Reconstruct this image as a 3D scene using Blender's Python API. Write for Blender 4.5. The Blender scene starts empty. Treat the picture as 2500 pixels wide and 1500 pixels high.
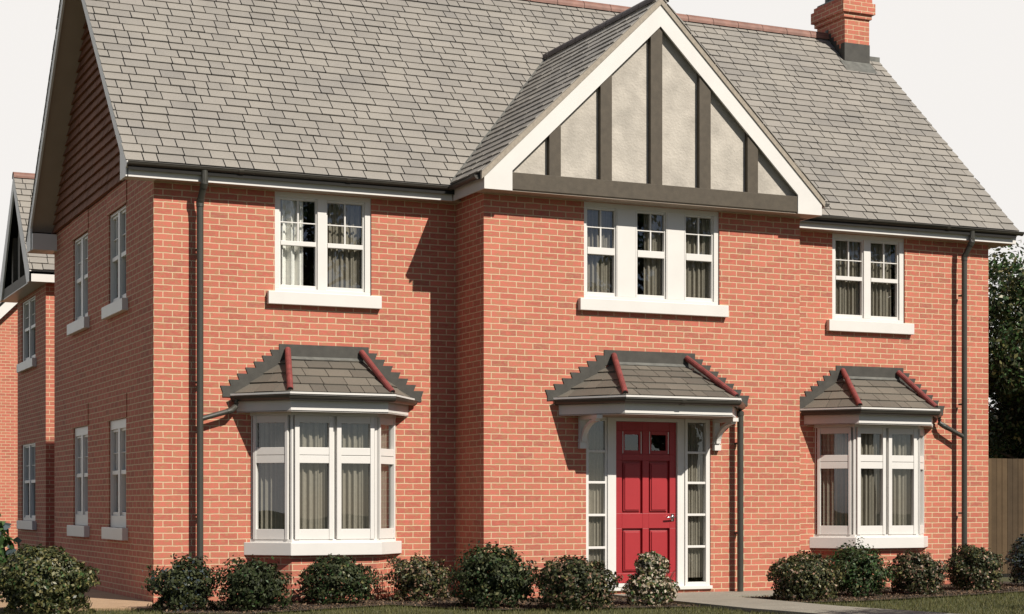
import bpy, math, random
import numpy as np
from mathutils import Vector, noise
random.seed(7); rng = np.random.default_rng(11)
C = bpy.context.scene.collection
R = math.radians

# ------------------------------------------------------------------ materials
MATS = {}
def newmat(name):
    m = bpy.data.materials.new(name); m.use_nodes = True
    nt = m.node_tree; b = nt.nodes['Principled BSDF']; MATS[name] = m
    return m, nt, b
def N(nt, t, **k):
    n = nt.nodes.new(t)
    for a, v in k.items(): setattr(n, a, v)
    return n
def L(nt, a, b): nt.links.new(a, b)
def ramp(nt, fac, stops):
    r = N(nt, 'ShaderNodeValToRGB'); e = r.color_ramp.elements
    while len(e) < len(stops): e.new(0.5)
    for i, (p, c) in enumerate(stops): e[i].position = p; e[i].color = (*c, 1)
    L(nt, fac, r.inputs[0]); return r.outputs[0]
def noise_tex(nt, scale, detail=4, vec=None, rough=.55):
    n = N(nt, 'ShaderNodeTexNoise'); n.inputs['Scale'].default_value = scale
    n.inputs['Detail'].default_value = detail; n.inputs['Roughness'].default_value = rough
    if vec: L(nt, vec, n.inputs['Vector'])
    return n.outputs['Fac']
def mixc(nt, fac, a, b, mode='MIX'):
    m = N(nt, 'ShaderNodeMix', data_type='RGBA', blend_type=mode)
    for s, v in ((m.inputs['Factor'], fac), (m.inputs['A'], a), (m.inputs['B'], b)):
        if hasattr(v, 'links'): L(nt, v, s)
        else: s.default_value = v if isinstance(v, (int, float)) else (*v, 1)
    return m.outputs['Result']
def bump(nt, b, h, strength=.3, dist=.01):
    n = N(nt, 'ShaderNodeBump'); n.inputs['Strength'].default_value = strength
    n.inputs['Distance'].default_value = dist
    L(nt, h, n.inputs['Height']); L(nt, n.outputs[0], b.inputs['Normal'])

def plain(name, col, rough=.5, var=.08, scale=8, spec=.4, bmp=0):
    m, nt, b = newmat(name)
    tc = N(nt, 'ShaderNodeTexCoord'); f = noise_tex(nt, scale, 5, tc.outputs['Object'])
    lo = tuple(c*(1-var) for c in col); hi = tuple(min(1, c*(1+var)) for c in col)
    L(nt, ramp(nt, f, [(.3, lo), (.7, hi)]), b.inputs['Base Color'])
    b.inputs['Roughness'].default_value = rough
    b.inputs['Specular IOR Level'].default_value = spec
    if bmp: bump(nt, b, noise_tex(nt, scale*8, 4, tc.outputs['Object']), bmp, .01)
    return m

def brick_mat(name, c1=(.56,.172,.120), c2=(.42,.117,.085), mort=(.60,.445,.29)):
    m, nt, b = newmat(name)
    uv = N(nt, 'ShaderNodeUVMap').outputs[0]
    bt = N(nt, 'ShaderNodeTexBrick'); bt.offset = .5; bt.squash = 1
    for k, v in dict(Scale=1, **{'Mortar Size': .0066, 'Mortar Smooth': .25, 'Bias': 0, 'Brick Width': .225, 'Row Height': .075}).items():
        bt.inputs[k].default_value = v
    bt.inputs['Color1'].default_value = (0, 0, 0, 1); bt.inputs['Color2'].default_value = (1, 1, 1, 1)
    bt.inputs['Mortar'].default_value = (.5, .5, .5, 1)
    # wobble the coordinates a little so that the joints are hand laid
    dn = N(nt, 'ShaderNodeTexNoise'); dn.inputs['Scale'].default_value = 9; L(nt, uv, dn.inputs['Vector'])
    sub = N(nt, 'ShaderNodeVectorMath', operation='SUBTRACT'); sub.inputs[1].default_value = (.5, .5, .5); L(nt, dn.outputs['Color'], sub.inputs[0])
    sc = N(nt, 'ShaderNodeVectorMath', operation='SCALE'); sc.inputs['Scale'].default_value = .012; L(nt, sub.outputs[0], sc.inputs[0])
    ad = N(nt, 'ShaderNodeVectorMath', operation='ADD'); L(nt, uv, ad.inputs[0]); L(nt, sc.outputs[0], ad.inputs[1])
    L(nt, ad.outputs[0], bt.inputs['Vector'])
    base = ramp(nt, bt.outputs['Color'], [(0, c1), (.3, tuple(x*.93 for x in c1)), (.6, tuple((x+y)/2 for x, y in zip(c1, c2))), (.85, tuple(x*1.08 for x in c2)), (1, (c2[0]*.92, c2[1]*1.1, c2[2]*1.12))])
    # streaky blotches inside each brick
    mp = N(nt, 'ShaderNodeMapping'); mp.inputs['Scale'].default_value = (1, 2.6, 1); L(nt, uv, mp.inputs[0])
    st = noise_tex(nt, 14, 5, mp.outputs[0], .65)
    base = mixc(nt, ramp(nt, st, [(.46, (0, 0, 0)), (.66, (1, 1, 1))]), base, (c1[0]*.70, c1[1]*1.22, c1[2]*.92))
    st2 = noise_tex(nt, 9, 4, ad.outputs[0], .6)
    base = mixc(nt, ramp(nt, st2, [(.52, (0, 0, 0)), (.70, (.5, .5, .5))]), base, (c1[0]*1.12, c1[1]*.92, c1[2]*.98))
    big = noise_tex(nt, .9, 3, uv)
    base = mixc(nt, .55, base, ramp(nt, big, [(.3, (.82, .80, .80)), (.7, (1.0, 1.0, 1.0))]), 'MULTIPLY')
    fine = noise_tex(nt, 120, 3, uv)
    base = mixc(nt, .5, base, ramp(nt, fine, [(.25, (.72, .70, .70)), (.75, (1, 1, 1))]), 'MULTIPLY')
    mc = ramp(nt, noise_tex(nt, 35, 3, uv), [(.3, tuple(x*.82 for x in mort)), (.7, mort)])
    L(nt, mixc(nt, bt.outputs['Fac'], base, mc), b.inputs['Base Color'])
    b.inputs['Roughness'].default_value = .85; b.inputs['Specular IOR Level'].default_value = .25
    inv = N(nt, 'ShaderNodeMath', operation='SUBTRACT'); inv.inputs[0].default_value = 1; L(nt, bt.outputs['Fac'], inv.inputs[1])
    add = N(nt, 'ShaderNodeMath', operation='MULTIPLY_ADD'); L(nt, fine, add.inputs[0]); add.inputs[1].default_value = .35; L(nt, inv.outputs[0], add.inputs[2])
    bump(nt, b, add.outputs[0], .5, .006)
    return m

def island_mat(name, stops, rough=.7, spec=.3, fine=60, bmp=.25, transl=0):
    """colour differs from tile to tile / leaf to leaf"""
    m, nt, b = newmat(name)
    g = N(nt, 'ShaderNodeNewGeometry')
    base = ramp(nt, g.outputs['Random Per Island'], stops)
    tc = N(nt, 'ShaderNodeTexCoord')
    if fine:
        f = noise_tex(nt, fine, 4, tc.outputs['Object'], .7)
        base = mixc(nt, .6, base, ramp(nt, f, [(.3, (.72, .72, .72)), (.7, (1.1, 1.1, 1.1))]), 'MULTIPLY')
        f2 = noise_tex(nt, 1.1, 4, tc.outputs['Object'])
        base = mixc(nt, .5, base, ramp(nt, f2, [(.3, (.74, .745, .76)), (.7, (1.12, 1.11, 1.08))]), 'MULTIPLY')
        if bmp: bump(nt, b, f, bmp, .006)
    L(nt, base, b.inputs['Base Color'])
    b.inputs['Roughness'].default_value = rough; b.inputs['Specular IOR Level'].default_value = spec
    if transl:
        t = N(nt, 'ShaderNodeBsdfTranslucent'); L(nt, base, t.inputs[0])
        mx = N(nt, 'ShaderNodeMixShader'); mx.inputs[0].default_value = transl
        L(nt, b.outputs[0], mx.inputs[1]); L(nt, t.outputs[0], mx.inputs[2])
        L(nt, mx.outputs[0], nt.nodes['Material Output'].inputs[0])
    return m

def glass_mat():
    m, nt, b = newmat('window_glass'); nt.nodes.remove(b)
    tr = N(nt, 'ShaderNodeBsdfTransparent'); tr.inputs[0].default_value = (.86, .88, .87, 1)
    gl = N(nt, 'ShaderNodeBsdfGlossy'); gl.inputs['Roughness'].default_value = .0
    tc = N(nt, 'ShaderNodeTexCoord')
    bn = N(nt, 'ShaderNodeBump'); bn.inputs['Strength'].default_value = .06; bn.inputs['Distance'].default_value = .02
    L(nt, noise_tex(nt, 1.6, 1, tc.outputs['Object']), bn.inputs['Height']); L(nt, bn.outputs[0], gl.inputs['Normal'])
    fr = N(nt, 'ShaderNodeFresnel'); 
    ge = N(nt, 'ShaderNodeNewGeometry'); io = N(nt, 'ShaderNodeMapRange'); L(nt, ge.outputs['Backfacing'], io.inputs['Value'])
    io.inputs['To Min'].default_value = 2.05; io.inputs['To Max'].default_value = 1/2.05; L(nt, io.outputs[0], fr.inputs[0])   # same reflectance from both sides of the sheet
    mx = N(nt, 'ShaderNodeMixShader'); L(nt, fr.outputs[0], mx.inputs[0]); L(nt, tr.outputs[0], mx.inputs[1]); L(nt, gl.outputs[0], mx.inputs[2])
    L(nt, mx.outputs[0], nt.nodes['Material Output'].inputs[0]); return m

BRICK = brick_mat('brick')
BRICKN = BRICK
WHITE = plain('white_paint', (.63, .61, .58), .4, .03, 3)
GREYW = plain('pale_grey_paint', (.52, .505, .48), .4, .03, 3)
TIMBER = plain('dark_grey_timber', (.074, .060, .043), .6, .14, 14, .3, .15)
GUTTER = plain('gutter_plastic', (.046, .041, .033), .4, .12, 3, .5)
PIPE = plain('pipe_plastic', (.042, .040, .032), .45, .1, 4, .5)
LEAD = plain('lead', (.047, .044, .037), .6, .22, 9, .4, .15)
LEADL = plain('weathered_lead', (.12, .12, .108), .5, .25, 12, .4, .2)
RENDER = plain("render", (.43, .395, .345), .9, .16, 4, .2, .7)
SOFFIT = plain('soffit', (.36, .29, .23), .6, .05, 3)
REDTILE = plain('red_clay_tile', (.18, .038, .034), .6, .3, 14, .5, .2)
RIDGE = plain('brown_ridge_tile', (.20, .10, .075), .6, .25, 6, .4, .3)
RIDGED = plain('dark_ridge_tile', (.085, .066, .066), .6, .25, 6, .4, .3)
UNDER = plain('underlay', (.014, .013, .012), .9)
DOOR = plain('red_door_paint', (.315, .022, .027), .4, .05, 3, .5)
METAL = plain('door_metal', (.5, .5, .5), .25); MATS['door_metal'].node_tree.nodes['Principled BSDF'].inputs['Metallic'].default_value = 1
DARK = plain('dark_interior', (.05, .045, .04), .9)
VERGE = plain('verge_mortar', (.30, .26, .21), .8, .15, 30)
CURT = plain('beige_curtain', (.27, .24, .195), .9, .10, 30)
CURTW = plain('white_blind', (.85, .83, .79), .8, .05, 30)
CHROME = plain('glazing_strip', (.75, .75, .75), .2)
GLASS = glass_mat()
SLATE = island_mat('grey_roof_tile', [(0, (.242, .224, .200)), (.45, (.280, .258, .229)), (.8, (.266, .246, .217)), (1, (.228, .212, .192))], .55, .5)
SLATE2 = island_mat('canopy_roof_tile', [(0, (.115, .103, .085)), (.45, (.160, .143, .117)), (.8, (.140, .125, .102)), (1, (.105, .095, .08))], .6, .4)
CLAD = island_mat('brown_hung_tile', [(0, (.22, .095, .058)), (.5, (.27, .115, .072)), (1, (.23, .11, .07))], .8, .2)
FENCE = island_mat('fence_board', [(0, (.082, .056, .033)), (.5, (.118, .080, .046)), (1, (.062, .044, .028))], .85, .15, 5)  # boards darkened all over, tree shade put into their colour

# ------------------------------------------------------------------ mesh builder
class MB:
    def __init__(s): s.v = []; s.f = []; s.m = []; s.mats = []
    def mi(s, m):
        if m not in s.mats: s.mats.append(m)
        return s.mats.index(m)
    def face(s, pts, m):
        i = len(s.v); s.v += [tuple(map(float, p)) for p in pts]
        s.f.append(tuple(range(i, i+len(pts)))); s.m.append(s.mi(m))
    def solid(s, vs, fs, m):
        i = len(s.v); s.v += [tuple(map(float, p)) for p in vs]; k = s.mi(m)
        for f in fs: s.f.append(tuple(i+j for j in f)); s.m.append(k)
    def box(s, x0, x1, y0, y1, z0, z1, m, fr=None):
        x0, x1 = sorted((x0, x1)); y0, y1 = sorted((y0, y1)); z0, z1 = sorted((z0, z1))
        vs = [(x, y, z) for z in (z0, z1) for y in (y0, y1) for x in (x0, x1)]
        if fr: vs = [fr(*p) for p in vs]
        fs = [(0,2,3,1), (4,5,7,6), (0,1,5,4), (2,6,7,3), (0,4,6,2), (1,3,7,5)]
        if fr and fr.flip: fs = [f[::-1] for f in fs]
        s.solid(vs, fs, m)
    def prism(s, poly, ext, m):
        """poly: planar 3D points, ext: extrusion vector"""
        n = len(poly); ext = Vector(ext); P = [Vector(p) for p in poly]
        nn = Vector((0, 0, 0))
        for i in range(n): nn += P[i].cross(P[(i+1) % n])
        if nn.dot(ext) > 0: P = P[::-1]
        Q = [p+ext for p in P]
        s.solid([*P, *Q], [tuple(range(n)), tuple(range(2*n-1, n-1, -1))] + [(i, n+i, n+(i+1) % n, (i+1) % n)[::1] for i in range(n)], m)
    def tube(s, pts, r, m, seg=12, caps=True, a0=0, a1=2*math.pi, up=(0, 0, 1), rr=None):
        pts = [Vector(p) for p in pts]; rings = []
        full = abs(a1-a0-2*math.pi) < 1e-6; k = seg if full else seg+1
        for i, p in enumerate(pts):
            if i == 0: t = (pts[1]-p).normalized()
            elif i == len(pts)-1: t = (p-pts[-2]).normalized()
            else: t = ((pts[i+1]-p).normalized()+(p-pts[i-1]).normalized()).normalized()
            if i in (0, len(pts)-1): sc = 1
            else: sc = 1/max(.5, t.dot((p-pts[i-1]).normalized()))
            u = Vector(up)
            if abs(t.dot(u)) > .97: u = Vector((0, 1, 0))
            a = t.cross(u).normalized(); b = a.cross(t).normalized()
            q = rr[i] if rr else r
            rings.append([p+a*math.cos(th)*q*sc+b*math.sin(th)*q for th in [a0+(a1-a0)*j/seg for j in range(k)]])
        vs = [v for g in rings for v in g]; fs = []
        for i in range(len(pts)-1):
            for j in range(seg):
                j2 = (j+1) % k; fs.append((i*k+j, i*k+j2, (i+1)*k+j2, (i+1)*k+j))
        if caps and full: fs += [tuple(range(k))[::-1], tuple((len(pts)-1)*k+j for j in range(k))]
        s.solid(vs, fs, m)
    def build(s, name, parent=None, smooth=False, bevel=0):
        me = bpy.data.meshes.new(name); me.from_pydata(s.v, [], s.f)
        for m in s.mats: me.materials.append(m)
        me.polygons.foreach_set('material_index', s.m)
        uv = me.uv_layers.new(name='UVMap'); d = np.zeros(len(me.loops)*2)
        V = s.v
        for p in me.polygons:
            n = p.normal
            if abs(n.z) > .85: T = (1, 0, 0); B = (0, 1, 0)
            else:
                h = math.hypot(n.x, n.y); T = (-n.y/h, n.x/h, 0); B = (0, 0, 1)
            for li in p.loop_indices:
                c = V[me.loops[li].vertex_index]
                d[li*2] = c[0]*T[0]+c[1]*T[1]; d[li*2+1] = c[2]*B[2]+c[1]*B[1]
        uv.data.foreach_set('uv', d)
        if smooth:
            me.polygons.foreach_set('use_smooth', [True]*len(me.polygons))
        me.update()
        o = bpy.data.objects.new(name, me); C.objects.link(o)
        if parent: o.parent = parent
        if bevel:
            md = o.modifiers.new('edge', 'BEVEL'); md.width = bevel; md.segments = 2; md.limit_method = 'ANGLE'; md.angle_limit = R(40)
        return o

def tag(o, label, cat=None, group=None, kind=None):
    if label: o['label'] = label
    if cat: o['category'] = cat
    if group: o['group'] = group
    if kind: o['kind'] = kind
    return o
def empty(name, label, cat, loc=(0, 0, 0), group=None):
    o = bpy.data.objects.new(name, None); C.objects.link(o); o.empty_display_size = .3
    return tag(o, label, cat, group)

class Frame:
    """local wall frame: a along wall, b outwards, h up"""
    def __init__(s, ox, oy, tx, ty):
        n = math.hypot(tx, ty); s.o = (ox, oy); s.t = (tx/n, ty/n); s.n = (ty/n, -tx/n); s.flip = True
    def __call__(s, a, b, h): return (s.o[0]+s.t[0]*a+s.n[0]*b, s.o[1]+s.t[1]*a+s.n[1]*b, h)

def clip(poly, cx):
    """Sutherland-Hodgman: clip poly by convex polygon cx (counter clockwise)"""
    out = poly
    for i in range(len(cx)):
        a = cx[i]; b = cx[(i+1) % len(cx)]; inp = out; out = []
        side = lambda p: (b[0]-a[0])*(p[1]-a[1])-(b[1]-a[1])*(p[0]-a[0])
        for j in range(len(inp)):
            p = inp[j]; q = inp[(j+1) % len(inp)]; sp, sq = side(p), side(q)
            if sp >= 0: out.append(p)
            if (sp >= 0) != (sq >= 0):
                t = sp/(sp-sq); out.append((p[0]+(q[0]-p[0])*t, p[1]+(q[1]-p[1])*t))
        if len(out) < 3: return []
    return out

def tiles(mb, O, U, V, poly, course=.165, widths=(.31, .31, .175), gap=.0068, mat=None, lift=.020, gv=.007, over=0):
    O, U, V = Vector(O), Vector(U).normalized(), Vector(V).normalized(); n = U.cross(V).normalized()
    if n.z < 0: n = -n
    if sum(poly[i][0]*poly[(i+1) % len(poly)][1]-poly[(i+1) % len(poly)][0]*poly[i][1] for i in range(len(poly))) < 0: poly = poly[::-1]
    us = [p[0] for p in poly]; vs = [p[1] for p in poly]
    k = 0; v0 = min(vs)
    while v0 < max(vs):
        u = min(us)-random.random()*.3; v1 = v0+course
        while u < max(us):
            w = random.choice(widths)*random.uniform(.96, 1.04)
            jit = random.uniform(-.004, .004)+.004*math.sin(u*1.7+k*2.1)
            rect = [(u+gap, v0+gv+jit), (u+w-gap, v0+gv+jit+random.uniform(-.002, .002)), (u+w-gap, v1+.004), (u+gap, v1+.004)]
            c = clip(rect, poly)
            if len(c) >= 3:
                lf = lift*random.uniform(.85, 1.2); tl = random.uniform(-.0015, .0015)
                hgt = lambda p: .006+(lf-.006)*(1-(p[1]-v0)/course)+tl*(p[0]-u)/w
                top = [O+U*p[0]+V*p[1]+n*hgt(p) for p in c]; bot = [O+U*p[0]+V*p[1]+n*.001 for p in c]
                m = len(c)
                if (U.cross(V)).dot(n) < 0: top = top[::-1]; bot = bot[::-1]
                mb.solid([*top, *bot], [tuple(range(m))]+[(i, m+i, m+(i+1) % m, (i+1) % m) for i in range(m)], mat or SLATE)
            u += w
        v0 += course; k += 1

def wall(mb, fr, a0, a1, h0, h1, holes, m, reveal=.16):
    As = sorted({a0, a1, *[x for h in holes for x in h[:2]]}); Hs = sorted({h0, h1, *[x for h in holes for x in h[2:]]})
    for i in range(len(As)-1):
        for j in range(len(Hs)-1):
            ca, ch = (As[i]+As[i+1])/2, (Hs[j]+Hs[j+1])/2
            if any(h[0] < ca < h[1] and h[2] < ch < h[3] for h in holes): continue
            mb.face([fr(As[i], 0, Hs[j]), fr(As[i+1], 0, Hs[j]), fr(As[i+1], 0, Hs[j+1]), fr(As[i], 0, Hs[j+1])], m)
    for (x0, x1, z0, z1) in holes:
        mb.face([fr(x0, 0, z0), fr(x0, 0, z1), fr(x0, -reveal, z1), fr(x0, -reveal, z0)], m)
        mb.face([fr(x1, 0, z1), fr(x1, 0, z0), fr(x1, -reveal, z0), fr(x1, -reveal, z1)], m)
        mb.face([fr(x0, 0, z1), fr(x1, 0, z1), fr(x1, -reveal, z1), fr(x0, -reveal, z1)], m)
        mb.face([fr(x1, 0, z0), fr(x0, 0, z0), fr(x0, -reveal, z0), fr(x1, -reveal, z0)], m)

def curtain(parent, fr, a0, a1, b, h0, h1, m=None, pitch=.085, amp=.022):
    mb = MB(); n = max(12, int((a1-a0)/.006)); pts = []; ph = random.random()*6
    for i in range(n+1):
        a = a0+(a1-a0)*i/n; q = a/pitch*2*math.pi+ph+1.3*math.sin(a*7+ph)
        pts.append((a, b+amp*math.sin(q)+.4*amp*math.sin(2.3*q+1)))
    for i in range(n):
        (p, q), (r, t) = pts[i], pts[i+1]
        mb.face([fr(p, q, h0), fr(r, t, h0), fr(r, t, h1), fr(p, q, h1)], m or CURT)
    return mb.build('curtain', parent)

def casement_window(house, fr, a0, a1, z0, z1, panes, rail, bar, glz, recess=.022, curt=None, sill=(.1, .155, .075), gray=False, frame_top=None):
    """sash window: panes = [(a0,a1),...] glass widths; rail=(lo,hi) meeting rail; bar = glazing bar height; glz = glass bottom, top"""
    W = WHITE; mb = MB()
    b0, b1 = -recess, -recess-.07                    # outer frame depth
    gb, gt = glz
    st = .0
    # outer frame members fill from opening edge to glass edges, with sashes set 25 mm back
    edges = [a0]+[x for p in panes for x in p]+[a1]
    mb.box(a0, a1, b0, b1, gt+.03, z1, W, fr); mb.box(a0, a1, b0, b1, z0, gb-.045, W, fr)
    for i in range(0, len(edges), 2):
        l, r = edges[i], edges[i+1]
        l2 = l+(.0 if i == 0 else .018); r2 = r-(.0 if i == len(edges)-2 else .018)
        if i == 0: r2 = r-.022
        if i == len(edges)-2: l2 = l+.022
        mb.box(l2, r2, b0, b1, gb-.045, gt+.03, W, fr)
        if i not in (0, len(edges)-2) and r-l > .25:   # wide moulded post with a shallow recessed panel line
            mb.box(l+.03, l+.036, b0+.004, b0-.01, gb-.04, gt+.02, GREYW, fr)
            mb.box(r-.036, r-.03, b0+.004, b0-.01, gb-.04, gt+.02, GREYW, fr)
    for (l, r) in panes:
        sb0, sb1 = b0-.022, b1-.004
        mb.box(l-.022, l, sb0, sb1, gb-.045, gt+.03, W, fr); mb.box(r, r+.022, sb0, sb1, gb-.045, gt+.03, W, fr)
        mb.box(l, r, sb0, sb1, gt, gt+.03, W, fr); mb.box(l, r, sb0, sb1, gb-.045, gb, W, fr)
        mb.box(l, r, b0-.012, sb1, rail[0], rail[1], W, fr)
        c = (l+r)/2
        mb.box(c-.010, c+.010, sb0-.004, sb0-.03, rail[1], gt, W, fr); mb.box(l, r, sb0-.006, sb0-.028, bar-.007, bar+.007, W, fr)
    win = mb.build('window', house, bevel=.003)
    for i, (l, r) in enumerate(panes):
        g = MB()
        for (lo, hi, bb) in ((gb, rail[0], b1+.006), (rail[1], gt, b1+.016)):
            g.face([fr(l-.008, bb, lo-.008), fr(r+.008, bb, lo-.008), fr(r+.008, bb, hi+.008), fr(l-.008, bb, hi+.008)], GLASS)
        g.build('glass_pane', win)
        cv = (curt or {}).get(i, [(0, 1, None)])
        for (f0, f1, cm) in cv:
            curtain(win, fr, l-.03+(r-l+.06)*f0, l-.03+(r-l+.06)*f1, b1-.055, z0, z1, cm, pitch=.075 if cm is None else .11, amp=.02 if cm is None else .045)
    if sill:
        e, hh, pr = sill; s = MB(); s.box(a0-e, a1+e+.01, pr, -.06, z0-hh, z0, W, fr)
        s.build('sill', win, bevel=.006)
    return win

# ------------------------------------------------------------------ the house
HL = 'large red brick house with grey tiled roof, timbered front gable and red front door'
house = empty('brick_house', HL, 'house')
F = Frame(0, 0, 1, 0); G = Frame(0, -.893, 1, 0); SW = Frame(0, 6.49, 0, -1)   # side wall: a = 6.49 - y
WT = 4.955
GX0, GX1 = 3.838, 8.40
HX = 12.26
mb = MB()
wall(mb, F, 0, GX0, -.2, WT+.28, [(1.474, 2.712, 3.735, WT), (1.22, 2.98, .72, 2.2)], BRICK)
wall(mb, F, GX1, HX, -.2, WT+.28, [(9.534, 10.772, 3.735, WT), (9.285, 11.045, .72, 2.2)], BRICK)
wall(mb, G, GX0, GX1, -.2, WT+.05, [(5.203, 7.168, 3.735, WT), (5.233, 7.035, .10, 2.262)], BRICK)
mb.face([(GX0, 0, -.2), (GX0, -.893, -.2), (GX0, -.893, WT+.05), (GX0, 0, WT+.05)], BRICK)
mb.face([(GX1, -.893, -.2), (GX1, 0, -.2), (GX1, 0, WT+.05), (GX1, -.893, WT+.05)], BRICK)
yy = lambda y: 6.49-y
SWIN = [(1.494, 2.544), (3.925, 4.985)]
wall(mb, SW, 0, 6.49, -.2, 5.22, [(yy(b), yy(a), z0, z1) for a, b in SWIN for z0, z1 in ((.868, 2.25), (3.735, 4.93))], BRICK)
mb.face([(HX, 0, -.2), (HX, 6.49, -.2), (HX, 6.49, 5.22), (HX, 0, 5.22)], BRICK)
mb.face([(HX, 6.49, -.2), (0, 6.49, -.2), (0, 6.49, 5.22), (HX, 6.49, 5.22)], BRICK)
mb.face([(HX-.002, 0, 5.22), (HX-.002, 6.49, 5.22), (HX-.002, 3.63, 8.1), (HX-.002, 2.86, 8.1)], BRICK)
# brick lintel panels standing slightly proud above the side windows
for a, b in SWIN:
    mb.box(yy(b)-.115, yy(a)+.05, .012, -.01, 2.25, 2.555, BRICK, SW)
    mb.box(yy(b)-.06, yy(a)+.05, .012, -.01, 4.93, 5.215, BRICK, SW)
mb.build('wall', house)
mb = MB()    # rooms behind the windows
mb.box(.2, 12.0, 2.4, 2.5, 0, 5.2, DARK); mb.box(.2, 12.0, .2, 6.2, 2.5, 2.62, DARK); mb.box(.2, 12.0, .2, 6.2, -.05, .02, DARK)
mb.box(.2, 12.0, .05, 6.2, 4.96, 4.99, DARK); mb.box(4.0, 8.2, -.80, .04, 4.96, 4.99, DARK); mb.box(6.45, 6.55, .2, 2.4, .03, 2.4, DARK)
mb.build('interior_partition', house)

# ---- roof: main slopes
RZ, RY = 8.70, 3.245; SL = (RZ-5.09)/(RY+.30); XL, XR = -.385, 12.60
rz = lambda y: 5.09+SL*(y+.30)
ln = math.hypot(1, SL); U = (1, 0, 0); V = (0, 1/ln, SL/ln); O = (0, -.30, 5.09)
CUTY = 2.862; sl = lambda y: (y+.30)*ln
roof_mb = MB()
polyA = [(XL, .05), (XR, .05), (12.38, sl(CUTY)), (XL, sl(CUTY))]
polyB = [(XL, sl(CUTY)), (12.13, sl(CUTY)), (12.13, sl(RY)), (XL, sl(RY))]
tiles(roof_mb, O, U, V, [(XL, 0), (XR, 0), (12.38, sl(CUTY)), (12.13, sl(CUTY)+.001), (12.13, sl(RY)), (XL, sl(RY))] if False else polyA)
k0 = math.floor(sl(CUTY)/.165)*.165
tiles(roof_mb, O, U, V, polyB)
n = Vector((0, -SL/ln, 1/ln))
def slab(poly, t, m, s=1, y0=0):
    P = [Vector(O)+Vector(U)*p[0]+Vector(V)*p[1] for p in poly]
    if s < 0: P = [Vector((p.x, 2*RY-p.y, p.z)) for p in P]
    roof_mb.prism(P, Vector((0, 0, -t)), m)
ins = lambda P: [(max(XL+.03, min(p[0], 12.55)), p[1]) for p in P]
slab(ins(polyA), .10, UNDER); slab(ins(polyB), .10, UNDER)
slab(ins(polyA), .10, UNDER, -1); slab(ins(polyB), .10, UNDER, -1)
# back slope tiles
Ob = (0, 2*RY+.30, 5.09); Vb = (0, -1/ln, SL/ln)
tiles(roof_mb, Ob, U, Vb, polyA, widths=(.33,), course=.165); tiles(roof_mb, Ob, U, Vb, polyB, widths=(.33,))
roof = roof_mb.build('roof', house)
mb = MB()   # lead cap right of the chimney
mb.box(12.10, 12.385, CUTY-.06, 2*RY-CUTY+.06, rz(CUTY)-.05, rz(CUTY)+.03, LEADL)
mb.build('lead_cap', roof)
def ridge_tiles(x0, x1, mat, parent, y=RY, z=RZ, r=.115, name='ridge_tile', step=.45):
    mb = MB(); x = x0
    while x < x1-.01:
        e = min(x+step, x1); dz = random.uniform(-.002, .002)
        mb.tube([(x+.004, y, z-.055+dz), (e-.004, y, z-.055+dz)], r, mat, 10, False, R(-8), R(188), up=(0, 0, 1)); x = e
    return mb.build(name, parent)
ridge_tiles(XL-.02, 11.70, RIDGE, roof)
# verges: bargeboards + sloping soffits + boxed ends, left gable
def bargeboard(x, s, parent, w=.03, hgt=.20, xt=None):
    mb = MB(); f = (lambda y: y) if s > 0 else (lambda y: 2*RY-y)
    ytop = RY if xt is None else CUTY
    xt = x if xt is None else xt
    P = [(x, f(-.29), rz(-.29)-.001), (xt, f(ytop), rz(ytop)-.001), (xt, f(ytop), rz(ytop)-.012-hgt), (x, f(.10), rz(.10)-.012-hgt), (x, f(.10), 4.955), (x, f(-.21), 4.955), (x, f(-.21), rz(-.29)-.05)]
    mb.prism(P, (w, 0, 0), WHITE); return mb.build('bargeboard', parent)
bargeboard(XL+.012, 1, roof); bargeboard(XL+.012, -1, roof); bargeboard(12.56, 1, roof, xt=12.34)
mb = MB()
for s in (1, -1):
    f = (lambda y: y) if s > 0 else (lambda y: 2*RY-y)
    P = [(XL+.03, f(.02), rz(.02)-.17), (XL+.045, f(RY), rz(RY)-.17), (.02, f(RY), rz(RY)-.17), (.02, f(.02), rz(.02)-.17)]
    mb.prism(P, (0, 0, .03), SOFFIT); mb.build('verge_soffit', roof); mb = MB()
P = [(12.30, .02, rz(.02)-.17), (12.30, CUTY, rz(CUTY)-.17), (12.24, CUTY, rz(CUTY)-.17), (12.24, .02, rz(.02)-.17)]
mb.prism(P, (0, 0, .03), SOFFIT); mb.build('verge_soffit', roof); mb = MB()
mb.box(XL+.03, .0, 6.28, 6.70, 4.957, 5.20, WHITE); mb.build('boxed_eave_end', roof)
mb = MB(); mb.box(XL+.03, .0, -.19, .02, 4.957, 5.2, WHITE); mb.build('boxed_eave_end', roof)
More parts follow.
